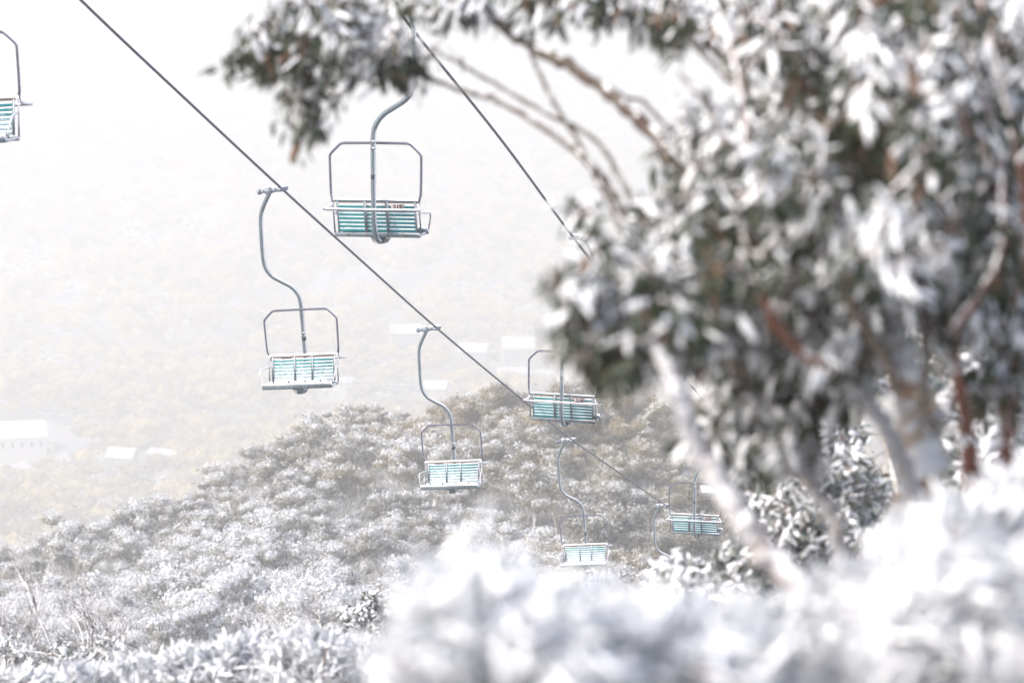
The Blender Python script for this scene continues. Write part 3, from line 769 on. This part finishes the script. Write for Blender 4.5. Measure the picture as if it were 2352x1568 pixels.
# ------------------------------------------------------------------ foreground gum tree
def pl(pts): return [(*P(u, v, d), r) for u, v, d, r in pts]
gbranches = [
 ('trunk', pl([(2085, 1700, 7.6, .075), (2080, 1400, 7.6, .07), (2095, 1180, 7.6, .062), (2122, 1060, 7.6, .056), (2105, 950, 7.6, .053), (2072, 830, 7.6, .048), (2055, 720, 7.7, .040), (2040, 600, 7.8, .033), (1960, 450, 7.9, .026), (1900, 300, 8, .02), (1880, 100, 8.1, .015), (1850, -60, 8.2, .01)])),
 ('limb', pl([(2120, 1210, 7.5, .030), (2090, 1110, 7.4, .026), (2045, 1010, 7.4, .024), (1990, 910, 7.4, .022), (1930, 850, 7.5, .018), (1860, 790, 7.6, .014), (1750, 700, 7.6, .010), (1640, 620, 7.6, .007)])),
 ('red_limb', pl([(2235, 1180, 7.2, .026), (2228, 1080, 7.2, .022), (2215, 960, 7.2, .019), (2192, 850, 7.2, .017), (2180, 700, 7.3, .016), (2165, 520, 7.4, .014), (2120, 330, 7.5, .012), (2040, 150, 7.6, .009), (1990, -60, 7.7, .006)])),
 ('red_limb', pl([(2300, 1250, 7.8, .022), (2310, 1000, 7.8, .02), (2340, 700, 7.9, .018), (2352, 420, 7.9, .018), (2320, 200, 8, .016), (2290, 60, 8, .013), (2260, -80, 8, .010)])),
 ('limb', pl([(1900, 1420, 6.2, .030), (1835, 1350, 6.2, .030), (1780, 1295, 6.25, .029), (1725, 1225, 6.3, .028), (1660, 1125, 6.35, .027), (1602, 1035, 6.4, .024), (1572, 955, 6.4, .022), (1550, 880, 6.45, .020), (1520, 820, 6.5, .018), (1470, 760, 6.55, .012), (1400, 720, 6.6, .008), (1340, 690, 6.6, .005)])),
 ('red_limb', pl([(2360, 620, 6.9, .010), (2352, 450, 6.9, .009), (2330, 330, 6.9, .008), (2290, 150, 7, .007), (2240, -40, 7.1, .007)])),
 ('red_limb', pl([(2190, 760, 6.8, .009), (2290, 600, 6.8, .008), (2300, 400, 6.9, .007), (2260, 220, 7, .006), (2200, 40, 7.1, .006), (2170, -60, 7.2, .005)])),
 ('red_limb', pl([(1900, 850, 6.9, .013), (1790, 760, 6.9, .012), (1725, 600, 6.9, .011), (1702, 450, 7, .010), (1712, 300, 7.1, .008), (1690, 150, 7.2, .006), (1650, 20, 7.3, .004)])),
 ('dark_limb', pl([(1930, 860, 7, .011), (1850, 700, 7, .010), (1740, 640, 7.1, .0095), (1700, 430, 7.3, .008), (1640, 270, 7.5, .006), (1560, 170, 7.7, .004)])),
 ('dark_limb', pl([(2060, 900, 6.8, .013), (2020, 800, 6.8, .011), (1950, 680, 6.8, .009), (1930, 520, 6.9, .008), (1990, 350, 7, .006), (2030, 200, 7.1, .005)])),
 ('dark_limb', pl([(2110, 940, 6.9, .012), (2130, 780, 6.9, .010), (2120, 600, 6.9, .008), (2190, 430, 7, .006), (2180, 250, 7.1, .005)])),
 ('limb', pl([(1945, 1330, 7.85, 0.0261), (1925, 1240, 7.85, 0.0232), (1900, 1170, 7.85, 0.0217), (1860, 1105, 7.85, 0.0203), (1822, 1045, 7.85, 0.0196), (1808, 965, 7.85, 0.0232), (1760, 940, 7.85, 0.0217), (1722, 905, 7.85, 0.0174), (1690, 860, 7.85, 0.0130), (1650, 790, 7.85, 0.0087)])),
 ('dark_limb', pl([(2040, 640, 7.8, .022), (1900, 600, 7.9, .020), (1760, 530, 8.1, .019), (1620, 430, 8.4, .018), (1500, 310, 8.8, .0175), (1400, 215, 9.1, .0165), (1300, 150, 9.3, .0155), (1200, 95, 9.5, .014), (1120, 35, 9.7, .012), (1020, -20, 9.9, .010), (900, -30, 10, .008), (780, 10, 10, .006), (700, 60, 10, .005)])),
 ('dark_limb', pl([(1700, 760, 7.9, .016), (1580, 650, 8.2, .013), (1490, 560, 8.5, .0105), (1430, 480, 8.8, .010), (1370, 390, 9, .0095), (1290, 325, 9.2, .009), (1160, 240, 9.5, .008), (1060, 208, 9.7, .0075), (970, 175, 9.9, .0065), (880, 150, 10, .006), (780, 150, 10, .005), (660, 150, 10.1, .004)])),
 ('dark_limb', pl([(1500, 560, 8.5, .008), (1420, 400, 8.9, .007), (1360, 315, 9.1, .0065), (1260, 265, 9.3, .006), (1150, 200, 9.5, .0055), (1060, 150, 9.7, .005), (990, 110, 9.9, .004)])),
 ('dark_limb', pl([(1460, 600, 8.6, .008), (1400, 470, 8.8, .007), (1330, 330, 9.1, .006), (1280, 250, 9.2, .006), (1235, 160, 9.4, .0055), (1215, 110, 9.5, .005)])),
 ('dark_limb', pl([(1880, 420, 8, .018), (1760, 260, 8.3, .015), (1680, 150, 8.6, .013), (1610, 70, 8.8, .012), (1540, -20, 9, .010)])),
 ('dark_limb', pl([(1760, 270, 8.3, .009), (1640, 150, 8.6, .007), (1560, 75, 8.8, .0065), (1440, 25, 9.1, .006), (1330, -5, 9.3, .005)])),
 ('dark_limb', pl([(1700, 640, 7.7, .016), (1640, 480, 7.9, .013), (1590, 350, 8.1, .010), (1560, 260, 8.3, .007)])),
]
rs = np.random.RandomState(31)
def lobe(u, v, ru, rv, n, d, dd=.35, snow=.55):
    a = rs.rand(n)*6.283; r = np.sqrt(rs.rand(n)); return [(u + ru*rr*math.cos(aa), v + rv*rr*math.sin(aa), d + dd*rs.randn(), snow) for aa, rr in zip(a, r)]
cl = []
for a in [ # left hanging bough
  (690, 60, 130, 75, 44, 10, .25, .35), (610, 130, 80, 55, 24, 10, .2, .35), (850, 100, 110, 65, 40, 10, .2, .85), (770, 180, 80, 45, 22, 10, .2, .6),
  (700, 235, 50, 50, 26, 10, .15, .15), (700, 300, 32, 35, 11, 10, .1, .1), (678, 350, 10, 14, 2, 10, .02, .05), (530, 135, 22, 14, 3, 10, .05, .1), (920, 135, 50, 45, 14, 10, .15, .9), (800, 20, 120, 40, 26, 10, .2, .4), (640, 10, 70, 30, 16, 10, .2, .3),
  # along the top
  (980, 15, 70, 32, 26, 9.8, .2, .4), (1090, 5, 80, 26, 18, 9.6, .2, .3), (1280, -5, 110, 26, 22, 9.3, .2, .35), (1276, 48, 20, 18, 3, 9.3, .05, .1), (1430, -5, 130, 25, 18, 9.1, .2, .35),
  (1380, 50, 22, 26, 4, 9.2, .05, .1), (1600, 30, 90, 45, 14, 8.9, .2, .4), (1520, 60, 60, 30, 6, 8.9, .2, .3),
  # right mass, top to bottom
  (1760, 40, 110, 80, 60, 8.4, .4, .5), (1900, 100, 140, 130, 130, 8.0, .5, .55), (2080, 120, 150, 150, 180, 7.6, .5, .65), (2260, 110, 130, 150, 120, 7.9, .5, .55),
  (1680, 310, 100, 90, 44, 8.2, .4, .6), (1560, 330, 100, 70, 16, 8.4, .3, .75), (1800, 320, 130, 120, 120, 7.9, .5, .5), (1980, 340, 150, 130, 170, 7.6, .5, .5), (2190, 360, 170, 150, 190, 7.6, .5, .6),
  (1510, 490, 80, 70, 24, 8.0, .3, .6), (1640, 520, 130, 110, 95, 7.6, .4, .6), (1850, 540, 150, 120, 150, 7.5, .5, .5), (2050, 560, 130, 120, 130, 7.4, .5, .6), (2250, 600, 130, 140, 130, 7.7, .5, .55),
  (1440, 640, 110, 80, 72, 7.0, .3, .65), (1360, 720, 75, 85, 52, 6.8, .25, .45), (1400, 810, 70, 50, 34, 6.8, .2, .12), (1320, 640, 40, 40, 12, 6.8, .1, .5), (1600, 680, 140, 90, 100, 7.2, .4, .6), (1550, 770, 70, 40, 16, 6.9, .3, .75), (1480, 730, 60, 60, 34, 6.8, .2, .35),
  (1800, 740, 140, 90, 110, 7.6, .4, .5), (1950, 770, 90, 80, 60, 7.5, .3, .6), (1730, 850, 100, 60, 60, 8.2, .3, .45), (1880, 880, 110, 60, 62, 8.3, .3, .4), (1700, 960, 90, 70, 60, 8.3, .3, .4), (1800, 1020, 110, 60, 52, 8.6, .3, .2), (1700, 1060, 60, 30, 14, 8.6, .2, .1), (1590, 1000, 25, 30, 6, 7.9, .1, .7),
  (2280, 760, 90, 80, 52, 8.1, .4, .5), (2160, 740, 60, 60, 26, 7.7, .3, .6), (2310, 900, 50, 90, 32, 8.2, .4, .6), (2190, 900, 50, 60, 14, 7.8, .3, .6),
  (1340, 490, 60, 20, 5, 7.6, .1, .8)]:
    cl += lobe(*a)
cl = [c for c in cl if not (c[0] < 1650 and 180 < c[1] < 620 and rs.rand() < .3)]
cl = [c for c in cl if not (2000 < c[0] < 2340 and 690 < c[1] < 1200 and rs.rand() < (.9 if c[0] < 2170 else .6))]
cen = np.array([P(u, v, d) for u, v, d, s in cl]); sp_arr = np.array([c[3] for c in cl])
print('gum clusters', len(cen))
bx = P(2085, 1700, 7.6)
BK = {'trunk': BARK, 'dark_limb': BARKD, 'limb': BARKW, 'red_limb': BARKR}
gbranches = [(n_, [(x, y, z, r*1.25) for x, y, z, r in q]) if n_ == 'dark_limb' else (n_, q) for n_, q in gbranches]
g1 = plant('gum_tree', 'large out-of-focus snow gum filling the right half, pale trunks and snow-laden leaves', 'tree', (bx[0], bx[1], float(ground(bx[0], bx[1]))),
      gbranches, cen, 41, L=(.05, .085), WR=(.11, .155), nl=9, snow_p=sp_arr*.55, lump_p=.28, thick=.008, bark=BK, leaf=LEAF, spread=.06, droop=1.25, lump=.016, twig_r=.0045)

# ------------------------------------------------------------------ shrubs
def shrub(name, label, u, d, lobes, seed, cat='shrub', **kw):
    """lobes: (u, v, ru, rv, n, depth jitter, snow) at distance d"""
    global rs
    rs = np.random.RandomState(seed)
    cl = []
    for (uu, v, ru, rv, n, dd, s) in lobes: cl += lobe(uu, v, ru, rv, n, d, dd, s)
    cen = np.array([P(a, b_, c) for a, b_, c, s in cl]); sa = np.array([c[3] for c in cl])
    b0 = P(u, 1568, d); gz = float(ground(b0[0], b0[1])); base = np.array((b0[0], b0[1], gz - .05))
    brs = []
    for i, (uu, v, ru, rv, n, dd, s) in enumerate(lobes):
        tip = P(uu, v, d); side = (tip - base)
        r0 = .006*d**.5*(1 + .3*rs.rand())
        st = base + np.array((rs.randn()*.05, rs.randn()*.05, 0))
        brs.append(('stem', [(*st, r0), (*(base + side*np.array((.25, .25, .4)) + rs.randn(3)*.03), r0*.8), (*(base + side*np.array((.65, .65, .75)) + rs.randn(3)*.03), r0*.55), (*tip, r0*.25)]))
    kw.setdefault('bark', BARK)
    return plant(name, label, cat, base, brs, cen, seed, **kw)
NEAR = dict(L=(.045, .08), WR=(.09, .13), nl=14, lump_p=.04, thick=.006, leaf=LEAFW, spread=.05, droop=-.15, lump=.016)
grp = 'blurred snowy shrubs close to the camera'
shrub('snowy_shrub', 'very blurred white shrub at the bottom centre with dark leafy gaps', 1120, 4.1,
      [(1090, 1480, 120, 60, 90, .12, .93), (1220, 1485, 120, 50, 100, .12, .95), (985, 1530, 70, 40, 40, .1, .95), (1100, 1560, 200, 60, 100, .15, .7), (1300, 1540, 140, 70, 90, .12, .75), (1040, 1405, 45, 22, 22, .06, .05), (1090, 1440, 25, 22, 12, .06, .05), (1170, 1410, 22, 16, 8, .05, .05), (1290, 1520, 50, 30, 26, .06, .05), (1210, 1550, 40, 20, 18, .06, .05), (1060, 1422, 55, 20, 26, .1, .05), (1330, 1500, 40, 25, 22, .1, .05)], 61, group=grp, **NEAR)
shrub('snowy_shrub', 'blurred snow-heaped shrub hiding the foot of the last bent hanger', 1550, 4.4,
      [(1440, 1500, 100, 55, 80, .12, .92), (1560, 1500, 110, 55, 110, .12, .95), (1500, 1540, 180, 60, 110, .15, .85), (1700, 1530, 90, 60, 90, .12, .95), (1640, 1560, 150, 50, 80, .15, .8)], 62, group=grp, **NEAR)
shrub('snowy_shrub', 'blurred white shrub under the foot of the leaning snowy branch', 1880, 5.0,
      [(1850, 1510, 110, 60, 100, .15, .95), (1970, 1430, 120, 90, 120, .15, .85), (1880, 1540, 170, 60, 100, .15, .85), (2050, 1510, 110, 80, 90, .15, .75), (1980, 1420, 40, 25, 18, .08, .05), (1950, 1500, 35, 22, 16, .08, .05)], 63, group=grp, **NEAR)
shrub('snowy_shrub', 'blurred snow-covered shrub filling the bottom right corner', 2230, 4.6,
      [(2190, 1450, 120, 90, 130, .15, .9), (2310, 1400, 80, 110, 110, .15, .95), (2130, 1530, 130, 70, 100, .15, .85), (2290, 1530, 120, 80, 100, .15, .93), (2090, 1350, 60, 60, 40, .12, .9)], 64, group=grp, **NEAR)
shrub('snowy_shrub', 'blurred snowy shrub in front of the red-brown stems at the right edge', 2260, 6.0,
      [(2260, 1215, 90, 50, 70, .2, .93), (2335, 1150, 40, 60, 36, .2, .93), (2130, 1280, 90, 60, 70, .2, .93), (2200, 1320, 120, 60, 80, .2, .93)], 65, group=grp, **NEAR)
MID = dict(L=(.07, .10), WR=(.13, .18), nl=8, lump_p=.15, thick=.014, leaf=LEAFG, spread=.08, droop=-.05, lump=.03)
grp2 = 'snow-covered shrubs in the middle distance'
shrub('snowy_shrub', 'leafy snow-covered shrub behind the leaning branch, in nearly sharp focus', 1880, 16.5,
      [(1800, 1160, 90, 60, 90, .3, .8), (1930, 1110, 120, 60, 110, .35, .82), (1870, 1010, 110, 45, 70, .4, .75), (1760, 1230, 60, 55, 60, .3, .8), (1900, 1210, 130, 60, 130, .35, .8), (2010, 1180, 70, 80, 70, .3, .7), (1850, 1290, 130, 50, 90, .3, .8)], 71, group=grp2, **MID)
shrub('snowy_shrub', 'snowy shrub with reddish stems behind the trunks at the right', 2220, 14,
      [(2220, 1000, 120, 110, 110, .4, .55), (2130, 820, 80, 100, 60, .4, .55), (2300, 850, 70, 120, 70, .4, .6), (2330, 1050, 50, 90, 50, .3, .6), (2250, 680, 100, 70, 60, .3, .5), (2000, 850, 60, 60, 30, .3, .4)], 72, group=grp2, **MID)
shrub('snowy_shrub', 'small snowy shrub hiding the farthest hanging chair', 1640, 15.5,
      [(1600, 1345, 100, 40, 90, .3, .75), (1700, 1335, 80, 50, 90, .3, .8), (1560, 1390, 110, 40, 80, .3, .85), (1700, 1285, 40, 25, 24, .2, .7)], 73, group=grp2, **MID)
FARS = dict(L=(.07, .11), WR=(.09, .13), nl=11, lump_p=.15, thick=.012, leaf=LEAFW, spread=.06, droop=-.8, lump=.02)
shrub('snowy_shrub', 'pure white spiky shrub in the bottom left corner', 200, 19,
      [(60, 1575, 110, 20, 70, .25, .95), (200, 1570, 120, 28, 90, .25, .95), (330, 1555, 90, 35, 90, .25, .95)], 74, group=grp2, **FARS)
shrub('snowy_shrub', 'white spiky shrub with dark blue-green gaps left of the bottom centre', 520, 18,
      [(450, 1545, 90, 50, 120, .25, .93), (570, 1520, 90, 50, 120, .25, .8), (540, 1575, 160, 30, 90, .25, .93)], 75, group=grp2, **FARS)
shrub('snowy_shrub', 'tall white spiky shrub just left of the most blurred bush', 760, 17.5,
      [(690, 1510, 80, 55, 110, .25, .93), (790, 1515, 100, 50, 120, .25, .82), (900, 1540, 90, 45, 90, .25, .93), (740, 1570, 160, 30, 90, .25, .93)], 76, group=grp2, **FARS)
GREEN = dict(L=(.035, .055), WR=(.25, .35), nl=11, lump_p=.1, thick=.010, leaf=LEAF, spread=.07, droop=-.3, lump=.03)
shrub('green_shrub', 'dark green shrub lightly dusted with snow, poking out left of the blurred bush', 850, 27,
      [(870, 1390, 32, 22, 50, .15, .4), (840, 1415, 50, 25, 70, .2, .45), (890, 1430, 60, 30, 80, .2, .5), (940, 1460, 60, 25, 60, .2, .5), (860, 1370, 12, 14, 12, .05, .3)], 77, **GREEN)
LOWB = dict(L=(.03, .05), WR=(.2, .3), nl=8, lump_p=.1, thick=.009, leaf=LEAFG, spread=.06, droop=-.2, lump=.02)
shrub('brown_shrub', 'low brown twiggy shrub dusted with snow at the lower left edge', 60, 25,
      [(30, 1500, 60, 35, 80, .3, .35), (130, 1510, 70, 30, 80, .3, .4), (240, 1490, 50, 25, 50, .3, .4)], 78, **LOWB)

# bare frosted saplings
def sapling(label, u, v, d, height, seed, lean=0.0, n=3, spread=.55, group='bare frosted saplings at the lower left'):
    rs2 = np.random.RandomState(seed); b0 = P(u, v, d); gz = min(float(ground(b0[0], b0[1])), b0[2]); base = np.array((b0[0], b0[1], gz))
    root = empty('bare_sapling', base, label, 'tree', group); mb = MB(); tw = MB()
    def grow(p, dirv, ln, r, lvl):
        k = 5; pts = [p]; dcur = dirv
        for i in range(k):
            dcur = norm(dcur + rs2.randn(3)*.16 + np.array((0, 0, .06))); pts.append(pts[-1] + dcur*ln/k)
        pts = np.array(pts); tube(mb if lvl < 2 else tw, pts - base, np.linspace(r, r*.55, k+1), 7 if lvl < 2 else 5)
        if lvl >= 4: return
        for i in range(2 if lvl else 3):
            q = pts[rs2.randint(2, k+1)]; dd = norm(dcur + rs2.randn(3)*np.array((spread, spread*.6, .25)))
            grow(q, dd, ln*(.55 + .25*rs2.rand()), r*.55, lvl+1)
        grow(pts[-1], norm(dcur + rs2.randn(3)*.25), ln*.7, r*.55, lvl+1)
    for i in range(n):
        top = P(u, v, d)[2]
        # stems rise from the ground to the branching height, then fork
        p0 = base + np.array((rs2.randn()*.1, rs2.randn()*.1, -.05)); p1 = np.array((b0[0] + (i - (n-1)/2)*.14 + rs2.randn()*.05, b0[1] + rs2.randn()*.1, b0[2]))
        tube(mb, spline([p0, (p0*.5 + p1*.5) + rs2.randn(3)*.03, p1], 4) - base, .018, 7)
        grow(p1, norm(np.array((lean + rs2.randn()*.25 + (i - (n-1)/2)*.28, rs2.randn()*.1, 1))), height*.42*(.8+.4*rs2.rand()), .014, 0)
    mb.build('trunk', BARKS, root); tw.build('twigs', BARKS, root)
sapling('bare frosted sapling with forked white limbs, the tallest at the lower left', 160, 1540, 26, 1.1, 81, .02, 4)
sapling('bare frosted sapling cut off by the left edge', 30, 1550, 25, .95, 82, .1, 3)
sapling('bare frosted sapling leaning right beside the tallest one', 235, 1540, 27, .75, 83, .25, 3)
sapling('short bare frosted twigs rising above the white shrub left of centre', 640, 1490, 27, .5, 84, .05, 3, group='bare twigs above the white shrubs')
sapling('thin dark bare stick standing alone above the white shrub', 738, 1470, 27, .42, 85, 0, 1, .1, group='bare twigs above the white shrubs')

# ------------------------------------------------------------------ haze
hz = MB(); box(hz, (-1300, -45, -230), (1300, 3250, 120))
m = bpy.data.materials.new('haze_air'); m.use_nodes = True; nt = m.node_tree; nt.nodes.clear()
out = nt.nodes.new('ShaderNodeOutputMaterial'); pv = nt.nodes.new('ShaderNodeVolumePrincipled')
pv.inputs['Color'].default_value = (.955, .966, .966, 1); pv.inputs['Density'].default_value = .00135; pv.inputs['Anisotropy'].default_value = .1
nt.links.new(pv.outputs[0], out.inputs['Volume'])
ho = hz.build('haze', m, smooth=False); tag(ho, 'pale snowy haze filling the valley air', 'haze', kind='stuff')

# ------------------------------------------------------------------ camera, light, render settings
sc = bpy.context.scene
cam = bpy.data.cameras.new('camera'); co = bpy.data.objects.new('camera', cam); C.objects.link(co)
cam.lens = 100; cam.sensor_width = 36; cam.clip_end = 5000; cam.clip_start = .1
co.location = (0, 0, 0); co.rotation_euler = (math.pi/2 - PITCH, 0, 0)
cam.dof.use_dof = True; cam.dof.focus_distance = 52; cam.dof.aperture_fstop = 2.8; cam.dof.aperture_blades = 0
sc.camera = co
w = bpy.data.worlds.new('World'); sc.world = w; w.use_nodes = True; nt = w.node_tree
bg = nt.nodes['Background']; sky = nt.nodes.new('ShaderNodeTexSky'); sky.sky_type = 'NISHITA'; sky.sun_disc = False
EL, AZ = math.radians(40), math.radians(-115)         # AZ measured from +Y towards +X
sky.sun_elevation = EL; sky.sun_rotation = AZ; sky.air_density = 1.0; sky.dust_density = 4.5
nt.links.new(sky.outputs[0], bg.inputs[0]); bg.inputs[1].default_value = .15
sun = bpy.data.lights.new('sun', 'SUN'); sun.energy = 2.4; sun.angle = math.radians(8); sun.color = (1, .965, .93)
so = bpy.data.objects.new('sun', sun); C.objects.link(so)
dv = Vector((math.sin(AZ)*math.cos(EL), math.cos(AZ)*math.cos(EL), math.sin(EL)))
so.rotation_euler = dv.to_track_quat('Z', 'Y').to_euler()
sc.view_settings.view_transform = 'Standard'; sc.view_settings.look = 'None'; sc.view_settings.exposure = 0.86; sc.view_settings.gamma = 1
sc.cycles.max_bounces = 9; sc.cycles.volume_bounces = 2; sc.cycles.diffuse_bounces = 7; sc.cycles.transparent_max_bounces = 4
sc.cycles.use_denoising = True; sc.cycles.use_adaptive_sampling = True; sc.cycles.adaptive_threshold = .02
sc.cycles.sample_clamp_indirect = 8
